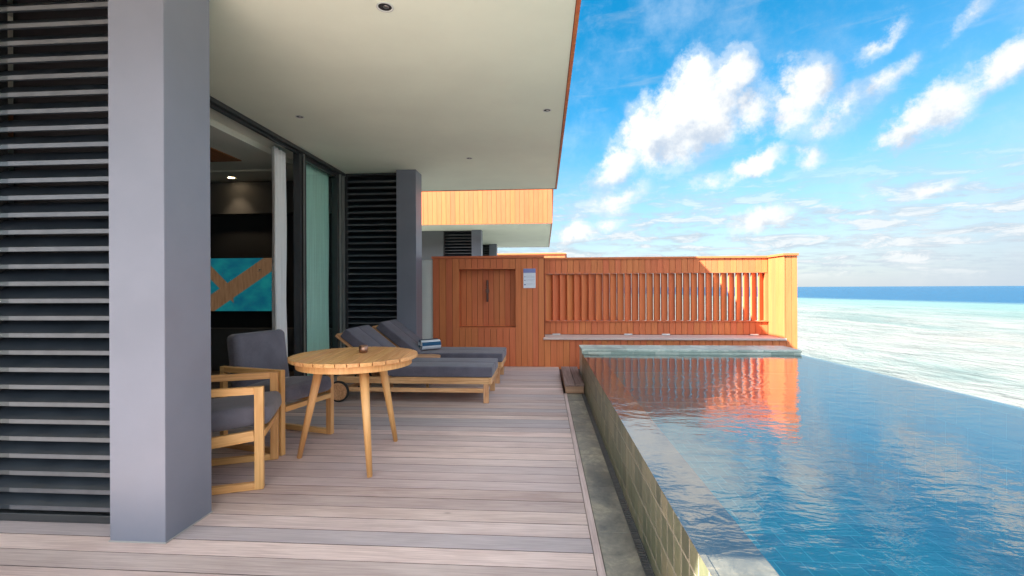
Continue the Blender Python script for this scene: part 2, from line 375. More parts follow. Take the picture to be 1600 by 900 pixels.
# ------------------------------------------------------------------ mesh builder
class MB:
    def __init__(s): s.v = []; s.f = []; s.g = []; s.r = []; s.mi = []; s.cm = 0
    def add(s, vs, fs, grain=2, rnd=None, M4=None):
        rnd = random.random() if rnd is None else rnd
        b = len(s.v); off = (rnd * 37.1, rnd * 53.7, rnd * 91.3)
        for q in vs:
            q = Vector(q)
            gg = [q[(grain + 1) % 3], q[(grain + 2) % 3], q[grain]]
            s.g.append((gg[0] + off[0], gg[1] + off[1], gg[2] + off[2])); s.r.append(rnd)
            s.v.append(tuple(M4 @ q) if M4 is not None else tuple(q))
        for q in fs:
            s.f.append([b + i for i in q]); s.mi.append(s.cm)
    def box(s, x0, x1, y0, y1, z0, z1, grain=None, rnd=None, M4=None):
        if grain is None:
            L = (abs(x1 - x0), abs(y1 - y0), abs(z1 - z0)); grain = L.index(max(L))
        vs = [(x, y, z) for z in (z0, z1) for y in (y0, y1) for x in (x0, x1)]
        s.add(vs, [(0, 2, 3, 1), (4, 5, 7, 6), (0, 1, 5, 4), (2, 6, 7, 3), (0, 4, 6, 2), (1, 3, 7, 5)], grain, rnd, M4)
        return s
    def bar(s, a, b, wd, hg, up=(0, 0, 1), rnd=None):
        """rectangular bar from a to b; wd across, hg along up"""
        a = Vector(a); b = Vector(b); z = (b - a); L = z.length; z.normalize()
        x = Vector(up).cross(z).normalized(); y = z.cross(x)
        M4 = Matrix(((x.x, y.x, z.x, a.x), (x.y, y.y, z.y, a.y), (x.z, y.z, z.z, a.z), (0, 0, 0, 1)))
        return s.box(-wd / 2, wd / 2, -hg / 2, hg / 2, 0, L, 2, rnd, M4)
    def tube(s, a, b, r0, r1, n=20, cap=True):
        a = Vector(a); b = Vector(b); z = (b - a); L = z.length; z.normalize()
        x = Vector((0, 1, 0)).cross(z)
        if x.length < .01: x = Vector((1, 0, 0)).cross(z)
        x.normalize(); y = z.cross(x)
        M4 = Matrix(((x.x, y.x, z.x, a.x), (x.y, y.y, z.y, a.y), (x.z, y.z, z.z, a.z), (0, 0, 0, 1)))
        vs = [(r * math.cos(2 * math.pi * k / n), r * math.sin(2 * math.pi * k / n), h) for r, h in ((r0, 0), (r1, L)) for k in range(n)]
        fs = [(k, (k + 1) % n, n + (k + 1) % n, n + k) for k in range(n)]
        if cap: fs += [tuple(range(n))[::-1], tuple(range(n, 2 * n))]
        s.add(vs, fs, 2, None, M4); return s
    def prism(s, pts, axis, a, b, grain=None):
        """extrude a 2D outline along an axis"""
        n = len(pts); vs = []
        for h in (a, b):
            for (u, v) in pts:
                vs.append({0: (h, u, v), 1: (u, h, v), 2: (u, v, h)}[axis])
        fs = [(k, (k + 1) % n, n + (k + 1) % n, n + k) for k in range(n)] + [tuple(range(n))[::-1], tuple(range(n, 2 * n))]
        s.add(vs, fs, axis if grain is None else grain); return s
    def lathe(s, prof, cx=0, cy=0, n=32):
        vs = []; k0 = len(prof)
        for i in range(n):
            a = 2 * math.pi * i / n
            for (r, z) in prof: vs.append((cx + r * math.cos(a), cy + r * math.sin(a), z))
        fs = [(i * k0 + j, ((i + 1) % n) * k0 + j, ((i + 1) % n) * k0 + j + 1, i * k0 + j + 1) for i in range(n) for j in range(k0 - 1)]
        s.add(vs, fs, 2); return s
    def build(s, name, mat, parent=None, bevel=0., smooth=False, seg=2, recalc=True):
        me = bpy.data.meshes.new(name); me.from_pydata(s.v, [], s.f)
        mats = mat if isinstance(mat, (list, tuple)) else [mat]
        for q in mats: me.materials.append(M[q] if isinstance(q, str) else q)
        me.polygons.foreach_set('material_index', s.mi)
        me.attributes.new('g', 'FLOAT_VECTOR', 'POINT'); me.attributes['g'].data.foreach_set('vector', [c for q in s.g for c in q])
        me.attributes.new('r', 'FLOAT', 'POINT'); me.attributes['r'].data.foreach_set('value', s.r)
        if recalc:
            bm = bmesh.new(); bm.from_mesh(me); bmesh.ops.recalc_face_normals(bm, faces=bm.faces); bm.to_mesh(me); bm.free()
        if smooth:
            me.polygons.foreach_set('use_smooth', [True] * len(me.polygons))
        me.update()
        o = bpy.data.objects.new(name, me); COL.objects.link(o)
        if parent is not None: o.parent = parent
        if bevel:
            bv = o.modifiers.new('bevel', 'BEVEL'); bv.width = bevel; bv.segments = seg; bv.limit_method = 'ANGLE'; bv.angle_limit = R(40)
            bv.harden_normals = False
        return o

def thing(name, label, cat, loc=(0, 0, 0), rotz=0, group=None):
    o = bpy.data.objects.new(name, None); COL.objects.link(o)
    o.location = loc; o.rotation_euler = (0, 0, rotz); o.empty_display_size = .2
    o['label'] = label; o['category'] = cat
    if group: o['group'] = group
    return o
def tag(o, label, cat, group=None):
    o['label'] = label; o['category'] = cat
    if group: o['group'] = group
    return o
def struct(o): o['kind'] = 'structure'; return o
def copy_tree(o, parent=None):
    c = o.copy(); COL.objects.link(c)
    if parent is not None: c.parent = parent
    for ch in list(o.children): copy_tree(ch, c)
    return c

def boards(mb, x0, x1, y0, y1, z0, z1, pitch, gap=.005, face='x', cut=None):
    """vertical tongue boards laid side by side along x (face 'x') or y (face 'y')"""
    a, b = (x0, x1) if face == 'x' else (y0, y1)
    n = max(1, round((b - a) / pitch)); p = (b - a) / n
    for k in range(n):
        u0, u1 = a + k * p + gap / 2, a + (k + 1) * p - gap / 2
        if face == 'x': mb.box(u0, u1, y0, y1, z0, z1, 2)
        else: mb.box(x0, x1, u0, u1, z0, z1, 2)

# ================================================================== SETTING
mb = MB(); mb.add([(-20000, -20000, -2), (20000, -20000, -2), (20000, 20000, -2), (-20000, 20000, -2)], [(0, 1, 2, 3)])
struct(mb.build('sea', 'sea'))

# deck of real boards running across, a border board along the stone strip
mb = MB(); y = -8.96  # carried on unseen behind the camera to bounce more sunlight
while y < 8.6:
    j = -2.9 + random.random() * 2.2
    for a, b in ((-3.25, .243),):
        mb.box(a, b, y + .0026, y + .1374, -.028, random.uniform(-.0008, .0008), 0)
        mb.mi[-6:] = [1, 0, 1, 1, 1, 1]  # side faces painted dark, so the gaps read as shaded
    y += .14
mb.box(.247, .284, -8.96, 5.96, -.028, .001, 1)
struct(mb.build('deck', ['deck', paint('board_gap_shade', (.12, .085, .072), .9, .2, 8.)], None))
mb = MB(); mb.box(-9.5, .50, -9., 8.6, -.35, -.034); mb.box(.50, 4.2, 6.87, 8.6, -.35, -.034)
struct(mb.build('deck_foundation', 'black'))

# slate strip beside the pool wall
mb = MB(); y = -1.6
while y < 5.96:
    mb.box(.288, .470, y, min(y + .60, 5.96) - .003, -.03, -.004 + random.uniform(-.0008, .0008)); y += .6
struct(mb.build('slate_path', 'slate', None, .002, seg=1))

# ================================================================== POOL
pool = thing('swimming_pool', 'raised infinity pool with green stone tile side beside the deck', 'pool', (.52, 0, 0))
def P(o): o.matrix_parent_inverse = pool.matrix_world.inverted(); return o
Y0, Y1 = -1.6, 6.38
pool.location = (0, 0, 0)
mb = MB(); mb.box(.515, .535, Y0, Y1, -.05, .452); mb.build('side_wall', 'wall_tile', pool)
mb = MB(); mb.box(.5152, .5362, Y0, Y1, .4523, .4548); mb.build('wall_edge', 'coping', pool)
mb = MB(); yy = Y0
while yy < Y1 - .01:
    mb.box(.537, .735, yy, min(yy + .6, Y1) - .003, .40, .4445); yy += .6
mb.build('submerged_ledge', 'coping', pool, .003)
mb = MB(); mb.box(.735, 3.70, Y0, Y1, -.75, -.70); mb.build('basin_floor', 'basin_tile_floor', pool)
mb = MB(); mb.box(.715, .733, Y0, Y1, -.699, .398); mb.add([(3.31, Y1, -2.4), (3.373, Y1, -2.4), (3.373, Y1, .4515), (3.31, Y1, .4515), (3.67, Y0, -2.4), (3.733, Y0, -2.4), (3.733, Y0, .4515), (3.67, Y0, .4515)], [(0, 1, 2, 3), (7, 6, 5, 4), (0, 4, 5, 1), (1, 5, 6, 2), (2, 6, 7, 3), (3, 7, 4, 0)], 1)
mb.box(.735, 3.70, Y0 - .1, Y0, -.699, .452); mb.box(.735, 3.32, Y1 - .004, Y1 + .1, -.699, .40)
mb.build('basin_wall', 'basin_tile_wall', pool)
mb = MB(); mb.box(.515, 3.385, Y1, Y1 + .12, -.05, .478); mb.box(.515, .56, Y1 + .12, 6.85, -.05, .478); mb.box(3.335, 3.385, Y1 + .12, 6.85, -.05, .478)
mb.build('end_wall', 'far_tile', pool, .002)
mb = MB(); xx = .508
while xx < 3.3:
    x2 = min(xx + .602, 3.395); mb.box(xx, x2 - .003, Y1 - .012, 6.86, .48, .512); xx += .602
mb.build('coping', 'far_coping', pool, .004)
mb = MB(); nx, ny = 1, 1
mb.add([(.514, Y0, .456), (3.737, Y0, .456), (3.377, Y1, .456), (.514, Y1, .456)], [(0, 1, 2, 3)])
struct(mb.build('pool_water', 'pool_water', recalc=False))

# grate in the gutter
g = thing('drain_grate', 'narrow dark ribbed drain grate running along the foot of the pool wall', 'drain', (0, 0, 0))
mb = MB(); mb.box(.470, .475, Y0, 5.96, -.03, -.003); mb.box(.509, .514, Y0, 5.96, -.03, -.003); mb.build('grate_frame', 'grate', g)
mb = MB(); yy = Y0
while yy < 5.95:
    mb.box(.475, .509, yy, yy + .012, -.02, -.005); yy += .024
mb.build('grate_bars', 'grate', g)

# wooden step
s = thing('wooden_step', 'low dark wooden step against the pool corner by the orange fence', 'step', (.39, 6.6, 0))
mb = MB(); mb.box(-.13, -.005, -.66, .66, .095, .125); mb.build('tread', 'deck_step', s, .004)
mb = MB(); mb.box(.003, .118, -.66, .66, .095, .125); mb.build('tread', 'deck_step', s, .004)
mb = MB(); mb.box(-.12, .11, -.645, -.62, .002, .093, 0); mb.box(-.12, -.095, -.618, .64, .002, .093); mb.box(.085, .11, -.618, .64, .002, .093)
mb.build('riser', wood('step_riser_wood', (.26, .15, .095), (.42, .27, .18), .6, .2, 55., .03, .3), s, .002)

# ================================================================== VILLAS
def louver(parent, x0, x1, y, z0, z1, lit_from=None):
    lp = bpy.data.objects.new('louver_panel', None); COL.objects.link(lp); lp.parent = parent; lp.location = (x0, y, 0)
    wd = x1 - x0
    fr = MB(); bl = MB(); ed = MB()
    fr.box(0, .03, .0, .10, z0, z1); fr.box(wd - .022, wd, .0, .10, z0, z1); fr.box(.03, wd - .022, .0, .10, z0, z0 + .045); fr.box(.03, wd - .022, .002, .09, z1 - .03, z1)
    bk = MB(); bk.box(-.01, wd + .01, .16, .18, z0, z1)
    z = z0 + .095
    e0 = .03 if lit_from is None else lit_from - x0
    while z < z1 - .1:
        # sloping blade rising away from the front
        bl.prism([(-.004, z), (-.004, z - .024), (.008, z - .026), (.085, z + .068), (.082, z + .074)], 0, .03, wd - .022)
        ed.box(e0, wd - .022, -.0068, -.0042, z - .024, z + .0005)  # paler strip paints the edge's reflection, left off along its dim end
        z += .100
    f = fr.build('frame', 'dark_frame', lp, .002); b = bl.build('blades', 'blade', lp); e = ed.build('edge_strip', 'blade_edge', lp); k = bk.build('backing', 'black', lp)
    return lp

def make_villa(y0, roof_front, roof_back, label, name='villa', room=False):
    v = thing(name, label, 'villa', (0, y0, 0))
    # roof: plain soffit with an overhanging boarded fascia that leans out a little
    XL = -9.5; ZT = 4.57
    mb = MB(); mb.box(XL + .03, .217, roof_front + .03, roof_back - .033, 3.23, 3.26); mb.build('soffit', 'soffit', v)
    mb = MB(); mb.box(XL + .05, .21, roof_front + .05, roof_back - .05, 3.262, 4.54); mb.build('roof', 'villa_grey', v)
    mb = MB(); n = round((.25 - XL) / .135); p = (.25 - XL) / n
    for k in range(n):
        a, b = XL + k * p + .003, XL + (k + 1) * p - .003
        for yy, sg in ((roof_front, 1), (roof_back, -1)):
            o = .06
            mb.add([(a, yy, 3.222), (b, yy, 3.222), (b, yy + sg * .028, 3.222), (a, yy + sg * .028, 3.222),
                    (a, yy - sg * o, ZT), (b, yy - sg * o, ZT), (b, yy + sg * (.028 - o), ZT), (a, yy + sg * (.028 - o), ZT)],
                   [(0, 1, 2, 3), (4, 5, 6, 7), (0, 1, 5, 4), (3, 2, 6, 7), (0, 3, 7, 4), (1, 2, 6, 5)], 2)
    n = round((roof_back - roof_front) / .135); p = (roof_back - roof_front) / n
    for k in range(n):
        a, b = roof_front + k * p + .003, roof_front + (k + 1) * p - .003
        o = .05
        mb.add([(.222, a, 3.222), (.25, a, 3.222), (.25, b, 3.222), (.222, b, 3.222),
                (.222 + o, a, ZT), (.25 + o, a, ZT), (.25 + o, b, ZT), (.222 + o, b, ZT)],
               [(0, 1, 2, 3), (4, 5, 6, 7), (0, 1, 5, 4), (3, 2, 6, 7), (0, 3, 7, 4), (1, 2, 6, 5)], 2)
    mb.build('fascia', 'orange', v)
    mb = MB(); mb.box(.219, .2215, roof_front + .03, roof_back - .03, 3.2235, 3.30); mb.box(XL, .2185, roof_back - .0315, roof_back - .0290, 3.2235, 3.30)
    mb.build('fascia_trim', 'orange_dark', v)
    for yy in (2.33, 7.20):
        mb = MB(); mb.box(-2.325, -2.01, yy, yy + .345, 0.002, 3.228); cm_ = mb.build('column', 'column', v, .004)
        mb = MB(); mb.box(-2.329, -2.006, yy - .004, yy + .349, 0.0015, .008); mb.build('sealant_bead', paint('sealant', (.36, .35, .34), .6), cm_)
    louver(v, -3.27, -2.327, 2.50, .004, 3.226, -3.11)
    louver(v, -3.22, -2.327, 7.36, .004, 3.226)
    # outer walls
    mb = MB(); mb.box(XL + .4, -3.272, 2.46, 2.60, -.03, 3.228); mb.box(XL + .4, -3.9, 7.62, 7.74, -.03, 3.228); mb.box(-3.895, -2.33, 7.56, 7.66, 0, 3.228)
    mb.box(XL + .3, XL + .4, 2.46, 7.74, -.03, 3.228); mb.box(-3.27, -2.33, 2.72, 2.80, 0, 3.228); mb.box(-3.45, -3.40, 2.81, 2.95, 0, 3.228)
    mb.build('wall', 'villa_grey', v)
    # sliding doors and their head track
    d = bpy.data.objects.new('sliding_door', None); COL.objects.link(d); d.parent = v
    mb = MB(); mb.box(-3.36, -3.22, 2.82, 7.36, 3.185, 3.228); mb.box(-3.30, -3.27, 2.82, 7.36, 3.160, 3.184); mb.box(-3.40, -3.22, 2.82, 7.36, -.02, .006)
    mb.box(-3.345, -3.255, 6.00, 6.055, .007, 3.184); mb.box(-3.345, -3.255, 6.12, 6.17, .007, 3.184); mb.box(-3.345, -3.255, 7.13, 7.19, .007, 3.184)
    mb.box(-3.33, -3.27, 6.171, 7.129, .007, .07); mb.box(-3.33, -3.27, 6.171, 7.129, 3.12, 3.159)
    mb.build('frame', 'dark_frame', d, .002)
    mb = MB(); mb.box(-3.255, -3.235, 6.085, 6.095, .01, 3.18); mb.box(-3.255, -3.23, 7.20, 7.225, .01, 3.18); mb.box(-3.255, -3.225, 7.30, 7.34, .01, 3.18); mb.build('edge_profile', 'light_frame', d)
    mb = MB(); mb.add([(-3.30, 6.171, .071), (-3.30, 7.129, .071), (-3.30, 7.129, 3.119), (-3.30, 6.171, 3.119)], [(0, 1, 2, 3)]); mb.build('glass_pane', 'glass', d, recalc=False)
    if room:
        mb = MB(); y = 2.6
        while y < 7.6:
            mb.box(-9.1, -3.405, y + .001, y + .149, -.03, -.004, 0); y += .15
        mb.build('room_floor', 'dark_floor', v)
        mb = MB(); mb.box(-9.1, -3.64, 2.61, 7.6, 3.15, 3.2285); mb.box(-3.638, -3.37, 2.83, 7.3, 3.2255, 3.2285); mb.box(-9.1, -3.9, 6.70, 6.74, 3.125, 3.149); mb.build('room_ceiling', 'room_ceiling', v)
        mb = MB(); mb.box(-6.2, -4.2, 4.2, 6.2, 3.135, 3.149, 1); mb.build('ceiling_panel', 'wood_ceiling', v)
        mb = MB(); mb.box(-9.0, -3.46, 7.35, 7.55, 2.60, 3.124); mb.box(-9.0, -3.46, 7.33, 7.55, .0, .70); mb.build('room_wall', 'room_mid', v)
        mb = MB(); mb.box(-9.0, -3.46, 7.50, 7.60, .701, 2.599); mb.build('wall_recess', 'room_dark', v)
    return v
make_villa(0, .22, 8.85, 'grey villa around the deck with pale soffit overhead and open sliding doors', room=True)
make_villa(12.5, 1.0, 8.85, 'neighbouring villa beyond the fence, its orange boarded roof edge in sun', 'neighbouring_villa')
# third villa, only the top of its roof shows
v = thing('distant_villa', 'distant villa whose low orange roof edge just shows above the fence', 'villa', (2.0, 44, 0), R(-3))
mb = MB(); boards(mb, -14, 0, 0, .03, 3.25, 4.52, .135); mb.box(-.03, 0, .04, 8, 3.25, 4.52); mb.build('fascia', 'orange', v)
mb = MB(); mb.prism([(-14, 4.53), (.15, 4.53), (.05, 4.62), (-.3, 4.66), (-14, 4.66)], 1, -.1, 8); mb.build('roof_cap', 'orange', v)
mb = MB(); mb.box(-13.9, -2.6, 1.5, 7, -1.9, 3.24); mb.build('wall', 'villa_grey', v)
mb = MB(); mb.box(-13.9, -.05, .05, 7.9, 3.2405, 4.5); mb.build('roof', 'soffit', v)

# low white wall between the villa and the fence
mb = MB(); mb.box(-2.6, -1.935, 7.98, 8.08, 0.002, 1.84); tag(mb.build('garden_wall', 'white_wall', None, .003), 'narrow white rendered wall between the far grey column and the orange fence', 'wall')

# ================================================================== FENCE
f = thing('wooden_fence', 'orange boarded privacy fence with upright fins and a built-in bench', 'fence', (0, 7.95, 0))
# local y = world y - 7.95
nx0, nx1, nz0, nz1 = -1.467, -.488, .675, 1.677
mb = MB()
boards(mb, -1.93, nx0, 0, .03, 0.002, 1.862, .112)
boards(mb, nx1, 0.0, 0, .03, 0.002, 1.862, .108)
boards(mb, nx0, nx1, 0, .03, 0.002, nz0, .109); boards(mb, nx0, nx1, 0, .03, nz1, 1.862, .109)
boards(mb, 0.0, 3.983, 0.0, .03, -.5, .462, .109)                       # bench front
boards(mb, 3.985, 4.165, 0.0, .03, -.5, 1.862, .09)                    # end pier front
boards(mb, 3.952, 3.98, .0, .545, .504, 1.862, .14, face='y')           # return wall
boards(mb, 4.137, 4.165, .032, .60, -.5, 1.862, .14, face='y')          # outer side
boards(mb, 0.0, 3.950, .55, .58, .504, .735, .1055); boards(mb, 0.0, 3.950, .55, .58, 1.615, 1.862, .1055)
boards(mb, -.028, -.002, .032, .56, .003, 1.862, .13, face='y')
mb.build('cladding', 'orange', f, .0015, seg=1)
mb = MB(); mb.box(-1.93, nx0 - .01, .032, .10, .003, 1.86); mb.box(nx1 + .01, -.03, .032, .10, .003, 1.86)
mb.box(nx0 - .009, nx1 + .009, .032, .10, .003, nz0 - .02); mb.box(nx0 - .009, nx1 + .009, .032, .10, nz1 + .02, 1.86)
mb.box(3.985, 4.135, .032, .60, -.5, 1.86); mb.box(0.0, 3.950, .582, .66, .3, .725); mb.box(0.0, 3.950, .582, .66, 1.625, 1.86); mb.box(.0, 3.95, .032, .06, -.5, .46)
mb.box(-.06, .012, .07, .665, .003, 1.86); mb.box(3.93, 3.9845, .602, .66, .3, 1.86)
mb.build('backing', 'orange_dark', f)
# niche with its hatch
mb = MB(); mb.box(nx0 - .018, nx0, .002, .23, nz0 - .018, nz1 + .018); mb.box(nx1, nx1 + .018, .002, .23, nz0 - .018, nz1 + .018); mb.box(nx0, nx1, .002, .23, nz0 - .018, nz0); mb.box(nx0, nx1, .002, .23, nz1, nz1 + .018)
for k in mb.v: pass
mb.build('hatch_frame', 'orange', f, .001)
h = MB(); boards(h, nx0 + .002, nx1 - .002, .18, .205, nz0 + .002, nz1 - .002, .098); hd = h.build('hatch', 'orange', f, .0015, seg=1)
mb = MB(); mb.box(nx0, nx1, .207, .225, nz0, nz1); mb.build('hatch_backing', 'orange_dark', f)
mb = MB()
hx = -.985
mb.tube((hx, .10, 1.49), (hx, .10, 1.11), .020, .020, 14); mb.tube((hx, .10, 1.44), (hx, .182, 1.44), .016, .016, 12); mb.tube((hx, .10, 1.17), (hx, .182, 1.17), .016, .016, 12)
mb.box(hx - .028, hx + .028, .078, .122, 1.27, 1.33)
mb.build('handle', paint('handle_bronze', (.09, .03, .02), .4), hd, .002)
# caps
mb = MB(); mb.box(-1.945, .005, -.02, .12, 1.864, 1.904); mb.build('cap_rail', 'orange', f, .003)
mb = MB(); mb.box(.007, 3.93, .53, .67, 1.864, 1.900, 0); mb.box(3.932, 4.18, -.02, .67, 1.8645, 1.9035, 1); mb.build('cap_rail', 'orange', f, .003)
# opening frame and fins
mb = MB(); mb.box(0.0, 3.95, .535, .60, 1.602, 1.6145, 0); mb.box(0.0, 3.95, .52, .60, .7355, .752, 0); mb.box(.0, .03, .54, .66, .753, 1.601); mb.box(3.90, 3.949, .54, .66, .753, 1.601)
mb.build('opening_frame', 'orange', f, .002)
nf = 30
for k in range(nf):
    x = .085 + k * (3.86 - .085) / (nf - 1)
    mb = MB(); M4 = Matrix.Translation((x, .605, 0)) @ Matrix.Rotation(R(-57), 4, 'Z')
    mb.box(-.015, .015, -.073, .073, .753, 1.601, 2, None, M4); mb.build('fin', 'orange', f, .004)
# bench
bn_ = MB(); bn_.box(-.015, 3.978, -.035, .17, .466, .500, 0); bn_.box(-.015, 3.950, .175, .355, .466, .500, 0); bn_.box(-.015, 3.950, .36, .53, .466, .500, 0)
be = bn_.build('bench', 'bench', f, .004)
for hx in (.22, 1.50, 2.16, 3.68):
    mb = MB(); mb.box(hx - .07, hx + .07, .40, .47, .5012, .507); mb.tube((hx - .07, .475, .512), (hx + .07, .475, .512), .012, .012, 10); mb.build('hinge', 'steel', be)

# notice on the fence
n = thing('notice_board', 'small white notice with a blue header fixed to the orange fence', 'sign', (-.247, 7.944, 1.514))
mb = MB(); mb.box(-.104, .104, -.006, .004, -.166, .166); mb.build('board', paint('notice_white', (.62, .68, .78), .4, .03), n, .001)
mb = MB(); mb.box(-.104, .104, -.0085, -.0065, .094, .1655); mb.build('header', paint('notice_blue', (.14, .18, .42), .4, .05), n)
ink = paint('notice_ink', (.03, .06, .22), .5, .05)
mb = MB(); mb.prism([(-.088, .020), (-.068, .020), (-.078, .042)], 1, -.0085, -.0065); mb.build('symbol', ink, n)
mb = MB(); mb.tube((-.078, -.0085, -.034), (-.078, -.0065, -.034), .009, .009, 14); mb.build('symbol', ink, n)
mb = MB(); mb.box(-.089, -.067, -.0085, -.0065, -.118, -.096); mb.build('symbol', ink, n)
mb = MB(); rs = random.Random(4)
for zc, nl in ((.066, 1), (.030, 3), (-.030, 3), (-.098, 3)):
    for q in range(nl):
        z = zc + .012 - q * .014; x = -.055 if nl > 1 else -.09
        end = rs.uniform(.03, .09)
        while x < end:
            L = rs.uniform(.008, .022); mb.box(x, min(x + L, .095), -.0078, -.0065, z, z + .0038); x += L + .004
mb.build('small_print', paint('notice_grey', (.33, .36, .46), .5, .05), n)

# ================================================================== CURTAINS, TV, LAMPS
def curtain(name, y0, y1, x, amp, waves, mat, z0=.02, z1=3.16, lean=0., flat=False):
    mb = MB(); nu, nv = 90, 26
    vs = []; ph = random.random() * 6
    for j in range(nv + 1):
        tz = j / nv; z = z0 + (z1 - z0) * tz
        for i in range(nu + 1):
            s = i / nu
            sp = 1 - .0 * tz + lean * (1 - tz)
            yy = y0 + (y1 - y0) * s + lean * (1 - tz) * .25
            a = amp * (.65 + .35 * math.sin(3.1 * s + ph + tz)) * (1 - .35 * tz)
            vs.append((x + a * math.sin(2 * math.pi * waves * s + .6 * math.sin(5 * s + 2 * tz)), yy + .01 * math.sin(9 * tz + 8 * s), z))
    fs = [(j * (nu + 1) + i, j * (nu + 1) + i + 1, (j + 1) * (nu + 1) + i + 1, (j + 1) * (nu + 1) + i) for j in range(nv) for i in range(nu)]
    mb.add(vs, fs)
    o = mb.build(name, mat, None, smooth=True, recalc=False)
    sd = o.modifiers.new('thickness', 'SOLIDIFY'); sd.thickness = .003
    return o
tag(curtain('curtain', 5.64, 5.95, -3.42, .05, 4, 'curtain', lean=.10), 'pale grey curtain gathered beside the open doorway in front of the television wall', 'curtain')
tag(curtain('sheer_curtain', 6.28, 7.16, -3.41, .022, 12, 'sheer'), 'thin sheer curtain hanging behind the closed glass door', 'curtain')

m, t, p = newmat('screen_picture'); M['screen'] = m
o = coords(t)
spx = t.node('ShaderNodeSeparateXYZ'); t.put(spx.inputs[0], o)
sx, sz = spx.outputs[0], spx.outputs[2]
nn = t.noise(t.mapping(o, scale=(1, 1, 1.4)), 3., 7., .65)
water = t.ramp(nn.outputs['Fac'], [(.32, (.006, .12, .22)), (.5, (.01, .20, .26)), (.66, (.015, .29, .30))])
# two wooden walkways crossing: one rising to the right, one meeting it from the upper left
d1 = t.math('ABSOLUTE', t.math('SUBTRACT', sz, t.math('MULTIPLY', t.math('ADD', sx, -.05), .66)))
d1 = t.math('ADD', d1, t.math('MULTIPLY', t.noise(o, 30., 3.).outputs['Fac'], .02))
d2 = t.math('ABSOLUTE', t.math('ADD', sz, t.math('MULTIPLY', t.math('ADD', sx, .22), 1.0)))
w1 = t.maprange(d1, .175, .160)
w2 = t.math('MULTIPLY', t.maprange(d2, .12, .11), t.maprange(sx, -.02, -.05))
pw = t.noise(t.mapping(o, rot=(0, R(-34), 0), scale=(14, 1, 1)), 4., 4., .6)
pier = t.ramp(pw.outputs['Fac'], [(.30, (.17, .09, .045)), (.70, (.30, .17, .09))])
pic = t.mix(t.math('MAXIMUM', w1, w2), water, pier)
p.inputs['Base Color'].default_value = (.01, .01, .01, 1); p.inputs['Roughness'].default_value = .25
t.put(p.inputs['Emission Color'], pic); p.inputs['Emission Strength'].default_value = .075
tv = thing('television', 'wall television showing wooden walkways over turquoise water', 'television', (-5.15, 7.46, 1.42))
mb = MB(); mb.box(-.745, .745, -.03, .03, -.465, .465); mb.build('casing', 'black', tv, .004)
mb = MB(); mb.box(-.72, .72, -.034, -.0305, -.435, .448); mb.build('screen', 'screen', tv)
mb = MB(); mb.prism([(.40, .245), (.455, .245), (.4275, .275)], 1, -.0365, -.0345); mb.prism([(.385, .225), (.44, .225), (.425, .241), (.40, .241)], 1, -.0365, -.0345); mb.build('screen_mark', paint('mark_white', (.7, .7, .7), .5), tv)

def downlight(x, y, z, label, lit=False, r=.036):
    d = thing('downlight', label, 'ceiling light', (x, y, z), 0, 'recessed ceiling downlights')
    mb = MB(); mb.lathe([(r, 0.0), (r * 1.25, -.001), (r * 1.28, -.004), (r * 1.02, -.0045), (r * .98, -.001)]); mb.build('trim_ring', 'white_wall', d, smooth=True)
    mb = MB(); mb.lathe([(r * .97, -.0008), (r * .80, -.0015), (r * .001, -.0018)])
    if lit:
        m, t, p = newmat('lit_lens'); p.inputs['Emission Color'].default_value = (1, .72, .42, 1); p.inputs['Emission Strength'].default_value = 6.
        mb.build('lens', m, d)
    else: mb.build('lens', 'black', d)
    mb = MB(); mb.lathe([(r * .42, -.0022), (r * .40, -.0035), (r * .001, -.0038)], cx=r * .15); mb.build('bulb', 'steel' if not lit else 'white_wall', d, smooth=True)
    return d
Lz = 3.229
downlight(-1.05, 3.03, Lz, 'largest-looking unlit downlight in the pale soffit near the front column', r=.045)
downlight(-2.65, 4.89, Lz, 'unlit downlight in the soffit above the grey armchairs near the door track')
downlight(.04, 4.92, Lz, 'unlit downlight in the soffit close to the roof edge and the sky')
downlight(-1.07, 6.65, Lz, 'farthest unlit downlight in the soffit, just above the fence hatch')
downlight(-5.02, 7.15, 3.149, 'lit warm downlight inside the room above the television wall', True, .05)
sp = bpy.data.objects.new('downlight_glow', bpy.data.lights.new('downlight_glow', 'SPOT')); COL.objects.link(sp)
sp.location = (-5.02, 7.10, 3.12); sp.data.energy = 2.2; sp.data.color = (1, .72, .45); sp.data.spot_size = R(75); sp.data.spot_blend = .8; sp.data.shadow_soft_size = .04
sp.rotation_euler = (R(10), 0, 0)

